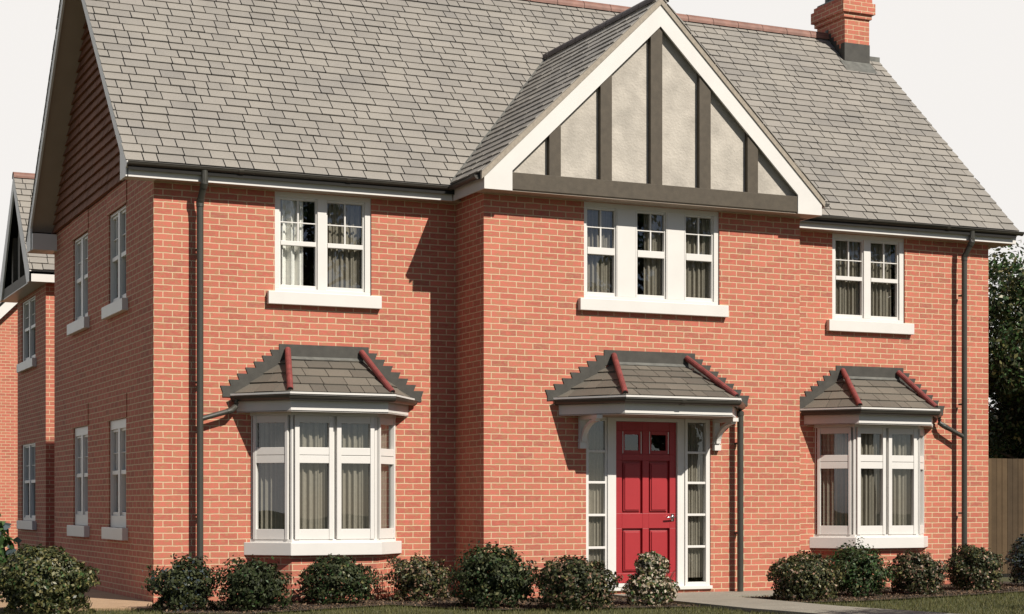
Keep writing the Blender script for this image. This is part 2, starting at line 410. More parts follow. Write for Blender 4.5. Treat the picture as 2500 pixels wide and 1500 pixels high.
# eaves: fascia, soffit, gutters
FY = -.21
def half_gutter(pts, r, parent, mat=GUTTER, ends=True, name='gutter'):
    mb = MB()
    mb.tube(pts, r, mat, 10, False, R(180), R(360)); mb.tube(pts, r-.006, mat, 10, False, R(180), R(360))
    for a, b in (((1, 0), (-1, 0)) if False else ()): pass
    for sgn in (1, -1):
        rim = []
        for i, p in enumerate(pts):
            p = Vector(p)
            t = (Vector(pts[min(i+1, len(pts)-1)])-Vector(pts[max(i-1, 0)])).normalized()
            d0 = (p-Vector(pts[i-1])).normalized() if i else t
            a = t.cross(Vector((0, 0, 1))).normalized()
            rim.append(p+a*sgn*r/max(.6, t.dot(d0)))
        mb.tube(rim, .006, mat, 6)
    if ends:
        for p, q in ((pts[0], pts[1]), (pts[-1], pts[-2])):
            p = Vector(p); d = (p-Vector(q)).normalized(); a = d.cross(Vector((0, 0, 1))).normalized()
            ring = [p+a*math.cos(t)*(r+.004)+Vector((0, 0, 1))*math.sin(t)*(r+.004) for t in [R(180+18*j) for j in range(11)]]
            mb.prism(ring, -d*.012, mat)
    # brackets / unions every 0.9 m
    for i in range(len(pts)-1):
        p, q = Vector(pts[i]), Vector(pts[i+1]); ll = (q-p).length; k = int(ll/1.35)
        for j in range(1, k+1):
            c = p.lerp(q, j/(k+1)); d = (q-p).normalized()*.03
            mb.tube([c-d, c+d], r+.006, mat, 10, False, R(180), R(360))
    return mb.build(name, parent)
def piece(name, parent, *a):
    mb = MB(); mb.box(*a); return mb.build(name, parent)
piece('fascia', roof, XL+.03, GX0-.13, FY, FY+.022, WT, 5.17, WHITE); piece('fascia', roof, 8.55, 12.56, FY, FY+.022, WT, 5.17, WHITE)
piece('fascia', roof, XL+.03, 12.56, 2*RY-FY, 2*RY-FY-.022, WT, 5.17, WHITE)
piece('soffit', roof, XL+.03, GX0+.02, FY+.022, .01, WT+.003, WT+.02, SOFFIT); piece('soffit', roof, GX1-.02, 12.56, FY+.022, .01, WT+.003, WT+.02, SOFFIT)
piece('soffit', roof, HX-.01, 12.56, .011, 6.7, WT+.003, WT+.02, SOFFIT)
GZ = 5.116; GR = .046
half_gutter([(XL+.02, FY-GR-.004, GZ), (3.66, FY-GR-.004, GZ), (3.655, -1.15, GZ)], GR, roof, ends=True)
half_gutter([(8.62, -1.19, GZ), (8.615, FY-GR-.004, GZ), (12.66, FY-GR-.004, GZ)], GR, roof)

# ---- hung tiles on the left gable
mb = MB(); z = 5.215; k = 0
while z < RZ-.25:
    z1 = z+.125
    ya = max(.0, (z-(rz(0)-.15))/SL)-.03; yb = 2*RY-ya
    if z < rz(0)-.17: ya, yb = 0, 6.49
    y = ya-.17*random.random()
    while y < yb:
        w = .165*random.uniform(.97, 1.03); a, b = max(y+.0015, ya), min(y+w-.0015, yb)
        if b-a > .01:
            o1 = .052*random.uniform(.93, 1.07)
            mb.solid([(-o1, a, z+.012), (-o1, b, z+.012), (-.016, b, z1+.01), (-.016, a, z1+.01), (0, a, z+.012), (0, b, z+.012)],
                     [(0, 3, 2, 1)[::1], (0, 1, 5, 4), (0, 4, 3), (1, 2, 5)], CLAD)
        y += w
    z = z1
mb.face([(-.005, 0, 5.22), (-.005, RY, RZ-.12), (-.005, 6.49, 5.22)], UNDER)
mb.build('hung_tile_cladding', house)

# ---- chimney
ch = MB(); cx0, cx1, cy0, cy1 = 11.652, 12.122, 2.72, 3.49
ch.box(cx0, cx1, cy0, cy1, 8.0, 8.888, BRICK); ch.box(cx0-.035, cx1+.03, cy0-.03, cy1+.03, 8.888, 8.962, BRICK)
ch.box(cx0-.075, cx1+.07, cy0-.07, cy1+.07, 8.962, 9.135, BRICK); ch.box(cx0-.04, cx1+.035, cy0-.035, cy1+.035, 9.135, 9.21, BRICK)
ch.box(cx0, cx1, cy0, cy1, 9.21, 9.25, LEADL)
chim = ch.build('chimney', house, bevel=.003)
mb = MB(); mb.box(cx0-.006, cx1+.006, cy0-.006, cy0+.1, 8.20, 8.487, LEAD)
for i in range(7):
    y0 = cy0+.0+i*.075; zt = min(rz(y0)+.14+.03, 8.80); mb.box(cx0-.008, cx0+.01, y0, y0+.075, rz(y0)-.05, rz(y0+.07)+.10, LEAD)
    mb.box(cx1-.01, cx1+.006, y0, y0+.075, rz(CUTY)-.05, rz(y0+.07)+.10, LEAD)
mb.prism([(cx0-.09, cy0-.19, rz(cy0-.19)+.022), (cx1+.02, cy0-.19, rz(cy0-.19)+.022), (cx1+.02, cy0, rz(cy0)+.03), (cx0-.09, cy0, rz(cy0)+.03)], (0, 0, .006), LEADL)
mb.build('lead_flashing', chim)
for y in (2.98, 3.33):
    mb = MB(); px = 11.80
    mb.tube([(px, y, 9.2), (px, y, 9.25), (px, y, 9.27), (px, y, 9.5), (px, y, 9.52), (px, y, 9.56)], .1, LEADL, 16, rr=[.12, .12, .09, .085, .105, .105]); mb.build('chimney_pot', chim, True)

# ---- front gable
gc, gh, gs, gy = 6.13, 2.415, .968, -1.193
gz = lambda x: 7.449-gs*abs(x-gc)
gab = empty('front_gable', None, None); gab.parent = house
mb = MB()     # bargeboard, one piece with square feet
bh = .283
xl, xr = gc-gh, gc+gh+.01; il, ir = gc-2.045, gc+2.045
for sgn in (-1, 1):
    X = lambda d: gc+sgn*d
    P = [(X(0), gy, 7.449), (X(gh), gy, gz(X(gh))), (X(gh), gy, WT), (X(2.045), gy, WT), (X(2.045), gy, gz(X(2.045))-bh+.01), (X(0), gy, 7.449-bh)]
    mb.prism(P, (0, .03, 0), WHITE)
mb.build('bargeboard', gab)
mb = MB(); mb.box(il+.002, ir-.002, gy+.012, gy+.07, 4.975, 5.18, TIMBER); mb.build('timber_beam', gab, bevel=.004)
for a, b in ((4.59, 4.748), (5.293, 5.453), (6.0, 6.167), (6.705, 6.872), (7.42, 7.578)):
    mb = MB(); zt = lambda x: gz(x)-bh+.05; ys = gy+.022
    P = [(a, ys, 5.18), (b, ys, 5.18), (b, ys, zt(b)), (a, ys, zt(a))]
    if a < gc < b: P.insert(3, (gc, ys, zt(gc)))
    mb.prism(P, (0, .07, 0), TIMBER); mb.build('timber_stud', gab, bevel=.003)
mb = MB(); ry = gy+.092
mb.prism([(il-.2, ry, 5.0), (ir+.2, ry, 5.0), (ir+.2, ry, gz(ir+.2)-.06), (gc, ry, 7.40), (il-.2, ry, gz(il-.2)-.06)], (0, .05, 0), RENDER)
mb.build('render_panel', gab)
mb = MB()     # soffit below the gable, sloping soffits inside bargeboard
mb.box(xl+.005, xr-.005, gy+.03, -.88, WT+.001, WT+.02, SOFFIT)
for sgn in (-1, 1):
    X = lambda d: gc+sgn*d
    mb.prism([(X(0), gy+.03, 7.449-.18), (X(gh-.05), gy+.03, gz(X(gh-.05))-.18), (X(gh-.05), ry, gz(X(gh-.05))-.18), (X(0), ry, 7.449-.18)], (0, 0, .03), GREYW)
mb.build('soffit', gab)
piece('fascia', gab, xl, xl+.02, gy+.03, FY-.01, WT, 5.11, GREYW); piece('fascia', gab, xr-.02, xr, gy+.03, FY-.01, WT, 5.11, GREYW)
mb = MB(); gl = math.hypot(1, gs); RZG = 7.53
yend = (RZG-5.09)/SL-.30
for sgn in (-1, 1):
    Og = (gc+sgn*2.455, 0, RZG-gs*2.455); Vg = (-sgn/gl, 0, gs/gl); Ug = (0, 1, 0); Lg = 2.455*gl
    # polygon in (y, slope) clipped at the valley line (a little below the main roof)
    y_at = lambda s: (Og[2]+gs/gl*s-5.09)/SL-.30+.05
    poly = [(gy-.028, 0), (y_at(0), 0), (y_at(Lg), Lg), (gy-.028, Lg)]
    tiles(mb, Og, Ug, Vg, poly, course=.165)
    P = [Vector(Og)+Vector(Ug)*p[0]+Vector(Vg)*p[1] for p in [(gy+.03, .01), (y_at(0), .01), (y_at(Lg), Lg), (gy+.03, Lg)]]
    mb.prism(P, (0, 0, -.028), UNDER)
    e0, e1 = Vector(Og)+Vector(Vg)*.0, Vector(Og)+Vector(Vg)*Lg
    mb.prism([e0+Vector((0, gy-.016, .002)), e1+Vector((0, gy-.016, .002)), e1+Vector((0, gy-.016, -.09)), e0+Vector((0, gy-.016, -.09))], (0, .05, 0), VERGE)
    # lead valley
    Q = [(0, y_at(0)), (Lg, y_at(Lg))]
    pts = [Vector(Og)+Vector(Vg)*s+Vector(Ug)*(y_at(s)-.05)+Vector((0, 0, .012)) for s in (0.02, Lg-.05)]
    mb.tube(pts, .02, LEADL, 6)
gr = mb.build('gable_roof', gab)
mb = MB(); y = gy-.04
while y < yend:
    e = min(y+.45, yend+.02); mb.tube([(gc, y+.004, RZG-.04), (gc, e-.004, RZG-.04)], .10, RIDGED, 10, False, R(-8), R(188)); y = e
mb.build('ridge_tile', gr)

# ---- windows
cU = {0: [(0, .66, CURTW)], 1: [(0, 1, None)]}
def two_light(fr, a0, curt, z0=3.735, z1=WT, w=1.238, dz=0, **k):
    g = [(a0+.086, a0+.53), (a0+.682, a0+1.137)] if w > 1.2 else [(a0+.065, a0+w/2-.075), (a0+w/2+.075, a0+w-.065)]
    return casement_window(house, fr, a0, a0+w, z0, z1, g, (4.311+dz, 4.366+dz), 4.592+dz, (3.83+dz, 4.865+dz), curt=curt, **k)
two_light(F, 1.474, cU)
two_light(F, 9.534, {0: [(.12, 1, None)], 1: [(0, .86, None)]})
casement_window(house, G, 5.203, 7.168, 3.735, WT, [(5.272, 5.655), (5.985, 6.372), (6.692, 7.075)], (4.305, 4.392), 4.645, (3.83, 4.865), curt={0: [(0, 1, None)], 1: [(.38, 1, None)], 2: [(0, 1, None)]}, sill=(.085, .15, .075))
for a, b in SWIN:
    two_light(SW, yy(b), {0: [(.1, .75, CURTW)], 1: [(.2, .8, CURTW)]}, w=b-a, z1=4.93, dz=0)
    two_light(SW, yy(b), {0: [(.45, 1, CURTW)], 1: [(.1, .5, CURTW)]}, z0=.868, z1=2.25, w=b-a, dz=-2.765)

# ---- bay windows with canopies
def bay(xc):
    hw, hf, d = .937, .54, .40
    base = MB()
    pl = lambda o: [(xc-hw-o*1.0, 0), (xc-hf-o*.42, -d-o), (xc+hf+o*.42, -d-o), (xc+hw+o*1.0, 0)]
    p = pl(-.012)
    bw = MB()
    for i in range(3):
        (xa, ya), (xb, yb) = p[i], p[i+1]; bw.face([(xa, ya, -.2), (xb, yb, -.2), (xb, yb, .60), (xa, ya, .60)], BRICK)
    bw.build('bay_plinth', house)
    fm = MB(); panes = []
    def light(fr, a0, a1, g0, g1, first=False):
        # casement light: sash proud of a frame, dark grooves between sashes
        fm.box(a0, a1, -.03, -.09, .71, 2.262, WHITE, fr) if False else None
        for (lo, hi) in ((g0, g1),):
            fm.box(a0+.018, lo, .014, -.05, .745, 2.225, WHITE, fr); fm.box(hi, a1-.018, .014, -.05, .745, 2.225, WHITE, fr)
            fm.box(lo, hi, .008, -.05, .745, .868, WHITE, fr); fm.box(lo, hi, .008, -.05, 1.658, 1.75, WHITE, fr)
            fm.box(lo, hi, .008, -.05, 1.756, 1.846, WHITE, fr); fm.box(lo, hi, .008, -.05, 2.142, 2.225, WHITE, fr)
            panes.append((fr, lo, hi))
    fl = Frame(xc-hw, 0, hw-hf, -d); LL = math.hypot(hw-hf, d)
    ff = Frame(xc-hf, -d, 1, 0); frr = Frame(xc+hf, -d, hw-hf, d)
    light(fl, .03, LL-.03, .09, LL-.085); light(ff, .02, .535, .095, .465); light(ff, .545, 1.06, .62, .99); light(frr, .03, LL-.03, .085, LL-.09)
    # bottom rail, head, corner posts, mullion set back
    q = pl(-.0)
    for i, (fr, LW) in enumerate(((fl, LL), (ff, 2*hf), (frr, LL))):
        fm.box(0.002, LW-.002, 0, -.06, .70, .745, WHITE, fr); fm.box(0.002, LW-.002, 0, -.06, 2.225, 2.268, WHITE, fr)
        fm.box(0.002, .026, -.012, -.055, .745, 2.225, WHITE, fr); fm.box(LW-.026, LW-.002, -.012, -.055, .745, 2.225, WHITE, fr)
    fm.box(.51, .57, -.035, -.06, .745, 2.225, WHITE, ff)
    bwn = fm.build('bay_window', house, bevel=.003)
    for (fr, lo, hi) in panes:
        g = MB(); [g.face([fr(lo-.005, -.025, q), fr(hi+.005, -.025, q), fr(hi+.005, -.025, t), fr(lo-.005, -.025, t)], GLASS) for q, t in ((.862, 1.664), (1.84, 2.148))]; g.build('glass_pane', bwn)
    curtain(bwn, ff, .04, 1.04, -.10, .70, 2.25); curtain(bwn, fl, .10, LL-.12, -.10, .70, 2.25, pitch=.06); curtain(bwn, frr, .12, LL-.05, -.10, .70, 2.25)
    s = MB(); a = pl(.075); 
    s.prism([(x, y, .555) for x, y in a], (0, 0, .155), WHITE); s.build('sill', bwn, bevel=.006)
    canopy(xc, 0.0, .60, .935, 1.10, .61, .57, top=.405)
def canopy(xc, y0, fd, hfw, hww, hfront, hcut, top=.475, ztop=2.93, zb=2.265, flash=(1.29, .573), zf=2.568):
    """hipped canopy: fascia polygon, roof planes, red hip tiles, stepped lead flashing, gutter"""
    cr = MB()
    d = fd
    fp = [(xc-hww, y0), (xc-hfront, y0-d), (xc+hfront, y0-d), (xc+hww, y0)]
    cr.prism([(x, y, zb) for x, y in fp], (0, 0, .012), SOFFIT)
    eo = .085   # roof overhang beyond fascia
    ep = [(xc-hww-.03, y0), (xc-hfront-.035, y0-d-eo), (xc+hfront+.035, y0-d-eo), (xc+hww+.03, y0)]
    ze = 2.478
    tp = [(xc-top-.07, y0, ztop), (xc+top+.07, y0, ztop)]
    def plane(A, B, Cc, D=None):
        A, B, Cc = Vector(A), Vector(B), Vector(Cc); Uv = (B-A).normalized(); nn = Uv.cross(Cc-A).normalized()
        if nn.z < 0: nn = -nn
        Vv = nn.cross(Uv).normalized()
        P = [A, B, Cc]+([Vector(D)] if D else [])
        poly = [((q-A).dot(Uv), (q-A).dot(Vv)) for q in P]
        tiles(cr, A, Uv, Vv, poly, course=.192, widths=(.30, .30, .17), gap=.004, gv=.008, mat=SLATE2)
        cr.prism(P, nn*-.02, UNDER)
    E = [(x, y, ze) for x, y in ep]
    plane(E[1], E[2], tp[1], tp[0]); plane(E[0], E[1], tp[0]); plane(E[2], E[3], tp[1])
    cn = cr.build('canopy_roof', house)
    for i, t in ((1, 0), (2, 1)):
        mb = MB(); a, b = Vector(E[i]), Vector(tp[t]); a = a.lerp(b, .035)+Vector((0, 0, .02)); b = b+Vector((0, -.035, .10))
        
        for j in range(3):     # three overlapping hip tiles
            p, q = a.lerp(b, j/3), a.lerp(b, (j+1)/3+.02); mb.tube([p, q], .036, REDTILE, 12, rr=[.0385, .0370])
        mb.tube([a+(b-a).normalized()*-.006, a+(b-a).normalized()*.004], .030, UNDER, 12); mb.build('hip_tile', cn, False)
    fa = MB()
    for i in range(3):
        (xa, ya), (xb, yb) = fp[i], fp[i+1]; fr = Frame(xa, ya, xb-xa, yb-ya); w = math.hypot(xb-xa, yb-ya)
        fa.box(0, w, 0, -.02, zb-.003, 2.445, WHITE, fr)
    fa.build('fascia', cn)
    # gutter round the three sides with pale drip edge
    gp = [(xc-hww-.05, y0-.03, 2.452), (xc-hfront-.03, y0-d-.062, 2.448), (xc+hfront+.03, y0-d-.062, 2.448), (xc+hww+.05, y0-.03, 2.452)]
    half_gutter(gp, .060, cn)
    mb = MB(); g2 = [(x, y, z+.012) for x, y, z in ((xc-hww-.09, y0, 2.452), (xc-hfront-.05, y0-d-.125, 2.452), (xc+hfront+.05, y0-d-.125, 2.452), (xc+hww+.09, y0, 2.452))]
    for i in range(3):
        A, B = Vector(g2[i]), Vector(g2[i+1]); mb.prism([A, B, B+Vector((0, 0, .022)), A+Vector((0, 0, .022))], (0, .008, 0), WHITE)
    mb.build('drip_edge', cn)
    # stepped lead flashing on the wall
    fl = MB(); bw, tw = flash; steps = 7; zt = 3.104
    fl.box(xc-tw, xc+tw, y0, y0-.012, ztop-.02, zt, LEAD)
    run = (bw-tw)/steps; rise = .0752
    for s in (-1, 1):
        for k in range(steps):   # one tooth per brick course
            xa = tw+run*k; xb = xa+run; z1 = zt-rise*(k+1)+.004
            rl = lambda x: ztop-(x-top-.07)*(ztop-ze)/(hww+.075-top-.07)-.03
            P = [(xc+s*(xa-.019), y0, z1), (xc+s*(xb+.010), y0, z1), (xc+s*(xb-.018), y0, z1-rise), (xc+s*(xb-.018), y0, min(z1-rise-.001, max(rl(xb), ze-.03))), (xc+s*(xa-.019), y0, min(z1-.01, max(rl(xa), ze-.03)))]
            fl.prism(P, (0, -.011-.0003*k, 0), LEAD)
    fl.build('lead_flashing', cn)
    mb = MB(); mb.prism([(tp[0][0]+.01, y0-.013, ztop+.022), (tp[1][0]-.01, y0-.013, ztop+.022), (tp[1][0]+.01, y0-.05, ztop-.008), (tp[0][0]-.01, y0-.05, ztop-.008)], (0, 0, .008), LEADL); mb.build('top_flashing', cn)
    return cn
bay(2.10); bay(10.165)
canopy(6.14, -.893, .755, .935, 1.286, .76, .57, top=.46, flash=(1.465, .657))

# ---- front door
mb = MB(); D = G; DX0, DX1 = 5.233, 7.035
b0, b1 = -.012, -.09
for a, b, bb in ((DX0, DX0+.042, b0), (5.516, 5.545, -.03), (5.545, 5.664, b0), (6.551, 6.60, b0), (6.60, 6.665, -.03), (6.665, 6.703, b0), (6.972, DX1, b0)):
    mb.box(a, b, bb, b1, .10, 2.262, WHITE, D)
mb.box(5.664, 6.551, b0, b1, 2.215, 2.262, WHITE, D); mb.box(DX0, 5.516, b0, b1, 2.215, 2.262, WHITE, D); mb.box(6.703, 6.972, b0, b1, 2.215, 2.262, WHITE, D)
mb.box(DX0+.042, 5.516, b0, b1, .10, .15, WHITE, D); mb.box(6.703, 6.972, b0, b1, .10, .165, WHITE, D)
for z in (.62, 1.03, 1.44, 1.83):
    mb.box(DX0+.042, 5.516, b0-.01, b1, z-.015, z+.015, WHITE, D); mb.box(6.703, 6.972, b0-.01, b1, z-.015, z+.015, WHITE, D)
mb.box(DX0-.01, DX1+.01, .035, -.2, .075, .118, WHITE, D)
mb.box(5.664, 6.551, .04, -.09, .118, .165, WHITE, D)
dfm = mb.build('door_frame', house, bevel=.003)
for a, b in ((DX0+.042, 5.516), (6.703, 6.972)):
    g = MB(); g.face([D(a, -.055, .12), D(b, -.055, .12), D(b, -.055, 2.23), D(a, -.055, 2.23)], GLASS); g.build('glass_pane', dfm); curtain(dfm, D, a-.02, b+.02, -.11, .22, 2.24, pitch=.05, amp=.012)
mb = MB(); l0, l1, z0, z1 = 5.668, 6.547, .168, 2.213; db = -.045
PX = ((5.765, 6.06), (6.150, 6.455)); PZ = ((.29, .86), (1.05, 1.72), (1.80, 2.10))
xs = [l0, *PX[0], *PX[1], l1]; zs = [z0, *[q for p in PZ for q in p], z1]
for i in range(5):
    for j in range(7):
        if i % 2 and j % 2: continue
        mb.box(xs[i], xs[i+1], db, db-.045, zs[j], zs[j+1], DOOR, D)
for px in PX:
    for j, pz in enumerate(PZ):
        if j < 2:
            mb.box(px[0], px[1], db-.038, db-.044, pz[0], pz[1], DOOR, D)
            mb.box(px[0]+.045, px[1]-.045, db-.004, db-.04, pz[0]+.045, pz[1]-.045, DOOR, D)
            mb.box(px[0]+.028, px[1]-.028, db-.016, db-.04, pz[0]+.028, pz[1]-.028, DOOR, D)
        else:
            a, b, c, d = px[0], px[1], pz[0], pz[1]
            for (p, q, r, s) in ((a, a+.045, c, d), (b-.045, b, c, d), (a+.045, b-.045, c, c+.05), (a+.045, b-.045, d-.05, d)):
                mb.box(p, q, db-.012, db-.04, r, s, DOOR, D)
            for (p, q, r, s) in ((a+.012, a+.02, c+.01, d-.01), (b-.02, b-.012, c+.01, d-.01)):
                mb.box(p, q, db-.004, db-.02, r, s, CHROME, D)
door = mb.build('front_door', house, bevel=.004)
for px in PX:
    g = MB(); g.face([D(px[0]+.04, db-.028, PZ[2][0]+.045), D(px[1]-.04, db-.028, PZ[2][0]+.045), D(px[1]-.04, db-.028, PZ[2][1]-.045), D(px[0]+.04, db-.028, PZ[2][1]-.045)], GLASS); g.build('glass_pane', door)
mb = MB(); mb.box(6.475, 6.515, db+.008, db, .95, 1.04, METAL, D)
mb.tube([D(6.495, db, 1.0), D(6.495, db+.05, 1.0), D(6.40, db+.055, .998), D(6.38, db+.05, .994)], .010, METAL, 8); mb.build('handle', door, True)
# curved brackets below the canopy
for s, xb in ((-1, 5.165), (1, 7.105)):
    mb = MB(); w = .04; yw = -.893
    mb.box(xb-w, xb+w, yw, yw-.05, 1.88, 2.262, WHITE); mb.box(xb-w, xb+w, yw-.05, yw-.50, 2.215, 2.262, WHITE)
    mb.box(xb-w*1.15, xb+w*1.15, yw, yw-.065, 1.86, 1.93, WHITE); mb.box(xb-w*1.15, xb+w*1.15, yw, yw-.058, 1.945, 1.98, WHITE)
    pts = []
    for i in range(13):
        t = i/12*math.pi/2; pts.append((yw-.05-.40*(1-math.cos(t)), 1.95+.27*math.sin(t)))
    for i in range(12):
        (ya, za), (yb, zb) = pts[i], pts[i+1]; dy, dz = yb-ya, zb-za; ll = math.hypot(dy, dz); nx, nz = dz/ll*.035, -dy/ll*.035
        mb.prism([(xb-w*.8, ya-nx*.0, za), (xb-w*.8, yb, zb), (xb-w*.8, yb-nx, zb-nz*1.0), (xb-w*.8, ya-nx, za-nz*1.0)], (w*1.6, 0, 0), WHITE)
    mb.build('canopy_bracket', house)

# ---- downpipes
def pipe(name, pts, r=.040, parent=house, m=PIPE):
    mb = MB(); mb.tube(pts, r, m, 14)
    for i in range(len(pts)-1):
        p, q = Vector(pts[i]), Vector(pts[i+1]); d = (q-p)
        if d.length > 1.5:
            for k in range(int(d.length/1.6)+1):
                c = p+d*((k+.35)/(int(d.length/1.6)+1)); u = d.normalized()*.03; mb.box(c.x-.03, c.x+.03, c.y+.02, c.y+r+.06, c.z-.012, c.z+.012, m)
        if 0 < i: mb.tube([p-(p-Vector(pts[i-1])).normalized()*.05, p, p+d.normalized()*.05], r+.005, m, 14)
    return mb.build(name, parent, False)
gyv = FY-GR-.004
pipe('downpipe', [(.54, gyv, 5.08), (.54, gyv, 4.93), (.517, -.145, 4.72), (.517, -.145, .02)])
pipe('downpipe', [(11.75, gyv, 5.08), (11.75, gyv, 4.93), (11.70, -.155, 4.72), (11.70, -.155, .02)])
pipe('downpipe', [(7.42, -.893-.10, 2.44), (7.405, -.893-.125, 2.36), (7.405, -.893-.125, .04)], .041)
pipe('branch_pipe', [(.97, -.10, 2.42), (.96, -.09, 2.33), (.90, -.13, 2.28), (.517, -.145, 2.17)], .032)
pipe('branch_pipe', [(11.30, -.10, 2.42), (11.31, -.09, 2.33), (11.37, -.13, 2.28), (11.70, -.155, 2.13)], .032)
mb = MB(); mb.box(7.30, 7.58, -1.10, -.94, .0, .03, plain('drain_stone', (.35, .33, .30), .9)); mb.build('drain_surround', house)

# ------------------------------------------------------------------ rear neighbour with gable
h2 = empty('brick_house', 'tall narrow gabled brick house seen past the left end, with white sash windows in shade', 'house')
wx, wy0, wy1 = .50, 10.15, 13.15
W2 = Frame(wx, wy1, 0, -1); mb = MB(); wyy = lambda y: wy1-y
wall(mb, W2, 0, 3.0, -.2, WT, [(.45, 1.95, .868, 2.25), (.45, 1.95, 3.735, 4.86)], BRICKN)
wall(mb, Frame(wx, wy0, 1, 0), 0, 7, -.2, WT, [], BRICKN)
mb.face([(wx, wy1, -.2), (7.5, wy1, -.2), (7.5, wy1, WT), (wx, wy1, WT)][::-1], BRICKN); mb.face([(7.5, wy0, -.2), (7.5, wy1, -.2), (7.5, wy1, WT), (7.5, wy0, WT)], BRICKN)
mb.box(wx+.02, 7.4, wy0+.1, wy1-.1, WT-.05, WT, UNDER)
mb.build('wall', h2)
hs = house; house = h2
casement_window(h2, W2, .45, 1.95, 3.735, 4.86, [(.60, 1.14), (1.26, 1.80)], (4.311, 4.366), 4.56, (3.83, 4.80), curt={0: [(0, .4, None)], 1: [(0, .4, None)]})
casement_window(h2, W2, .45, 1.95, .868, 2.25, [(.60, 1.14), (1.26, 1.80)], (1.546, 1.601), 1.86, (.965, 2.19), curt={0: [(0, .4, None)], 1: [(0, .4, None)]})
house = hs
mb = MB(); wc = 11.65; hwid = 1.72; rzz = 7.02; s2 = (rzz-5.12)/hwid; xg = .19
ll2 = math.hypot(1, s2)
tiles(mb, (0, wc-hwid, 5.12), (1, 0, 0), (0, 1/ll2, s2/ll2), [(xg, 0), (7.6, 0), (7.6, hwid*ll2), (xg, hwid*ll2)])
for s in (-1, 1): mb.prism([(xg+.03, wc+s*hwid, 5.12), (7.6, wc+s*hwid, 5.12), (7.6, wc, rzz), (xg+.03, wc, rzz)], (0, 0, -.06), UNDER)
r2 = mb.build('roof', h2)
ridge_tiles(xg-.01, 7.6, RIDGE, r2, wc, rzz, .10)
mb = MB()
for s in (-1, 1):
    mb.prism([(xg, wc+s*hwid, 5.11), (xg, wc, rzz-.01), (xg, wc, rzz-.28), (xg, wc+s*(hwid-.30), 4.93), (xg, wc+s*hwid, 4.93)], (.03, 0, 0), WHITE)
mb.build('bargeboard', r2)
mb = MB(); mb.box(xg+.03, xg+.15, wc-1.5, wc+1.5, 4.95, 5.12, TIMBER)
for y in (wc-.75, wc, wc+.75): mb.box(xg+.1, xg+.2, y-.08, y+.08, 5.1, rzz-.30-abs(y-wc)*s2+.1, TIMBER)
mb.prism([(xg+.18, wc-1.5, 5.0), (xg+.18, wc+1.5, 5.0), (xg+.18, wc, rzz-.2)], (.04, 0, 0), plain('shaded_render', (.12, .12, .11), .9))  # darker copy of the front gable's render, with the shade put into its colour
mb.build('timber_gable', h2)
piece('soffit', r2, xg+.03, wx+.02, wc-hwid+.02, wc+hwid-.02, 4.932, 4.952, GREYW); piece('fascia', r2, xg+.0, 7.6, wc-hwid, wc-hwid+.02, 4.93, 5.10, WHITE); piece('soffit', r2, wx+.021, 7.6, wc-hwid+.02, wy0+.01, 4.935, 4.955, SOFFIT)

# far left neighbour, sunlit gable wall
h3 = empty('brick_house', 'sunlit brick gable wall with white bargeboard at the far left edge', 'house')
mb = MB(); yb = 25.5; ax, az = 5.2, 9.4; ex = -4.0
zl = lambda x: az-1.0*abs(x-ax)
mb.prism([(-1.0, yb, -.2), (11.4, yb, -.2), (11.4, yb, zl(11.4)-.1), (ax, yb, az-.1), (-1.0, yb, zl(-1.0)-.1)], (0, 8, 0), BRICKN); mb.build('wall', h3)
mb = MB()
for s in (-1, 1):
    mb.prism([(ax+s*6.5, yb-.32, az-6.5), (ax, yb-.32, az), (ax, yb-.32, az-.34), (ax+s*6.5, yb-.32, az-6.84)], (0, .03, 0), WHITE)
mb.build('bargeboard', h3)
mb = MB()
for s in (-1, 1):
    A = (ax+s*6.55, yb-.36, az-6.5); l = math.hypot(1, 1); tiles(mb, A, (0, 1, 0), (-s/l, 0, 1/l), [(0, 0), (8.6, 0), (8.6, 6.55*l), (0, 6.55*l)], widths=(.5,), course=.3)
    mb.prism([(ax+s*6.5, yb-.33, az-6.48), (ax, yb-.33, az+.02), (ax, yb+8.2, az+.02), (ax+s*6.5, yb+8.2, az-6.48)], (0, 0, -.05), UNDER)
mb.build('roof', h3)

# ------------------------------------------------------------------ fence
fn = empty('wooden_fence', 'brown upright board fence right of the house below the dark trees', 'fence')
mb = MB(); x = HX+.02; fy = 2.0
while x < 20.5:
    w = .105*random.uniform(.96, 1.04); t = random.uniform(-.004, .004); mb.box(x+.003, x+w-.003, fy-.010+t, fy+.008+t, .05, 1.90+random.uniform(-.004, .004), FENCE); x += w
mb.build('board_panel', fn)
mb = MB(); mb.box(HX+.02, 20.5, fy+.01, fy+.05, .35, .43, FENCE); mb.box(HX+.02, 20.5, fy+.01, fy+.05, 1.5, 1.58, FENCE); mb.build('rail', fn)
for x in np.arange(HX+1.9, 20.5, 1.85):
    mb = MB(); mb.box(x-.05, x+.05, fy+.052, fy+.15, 0, 1.85, FENCE); mb.build('post', fn)

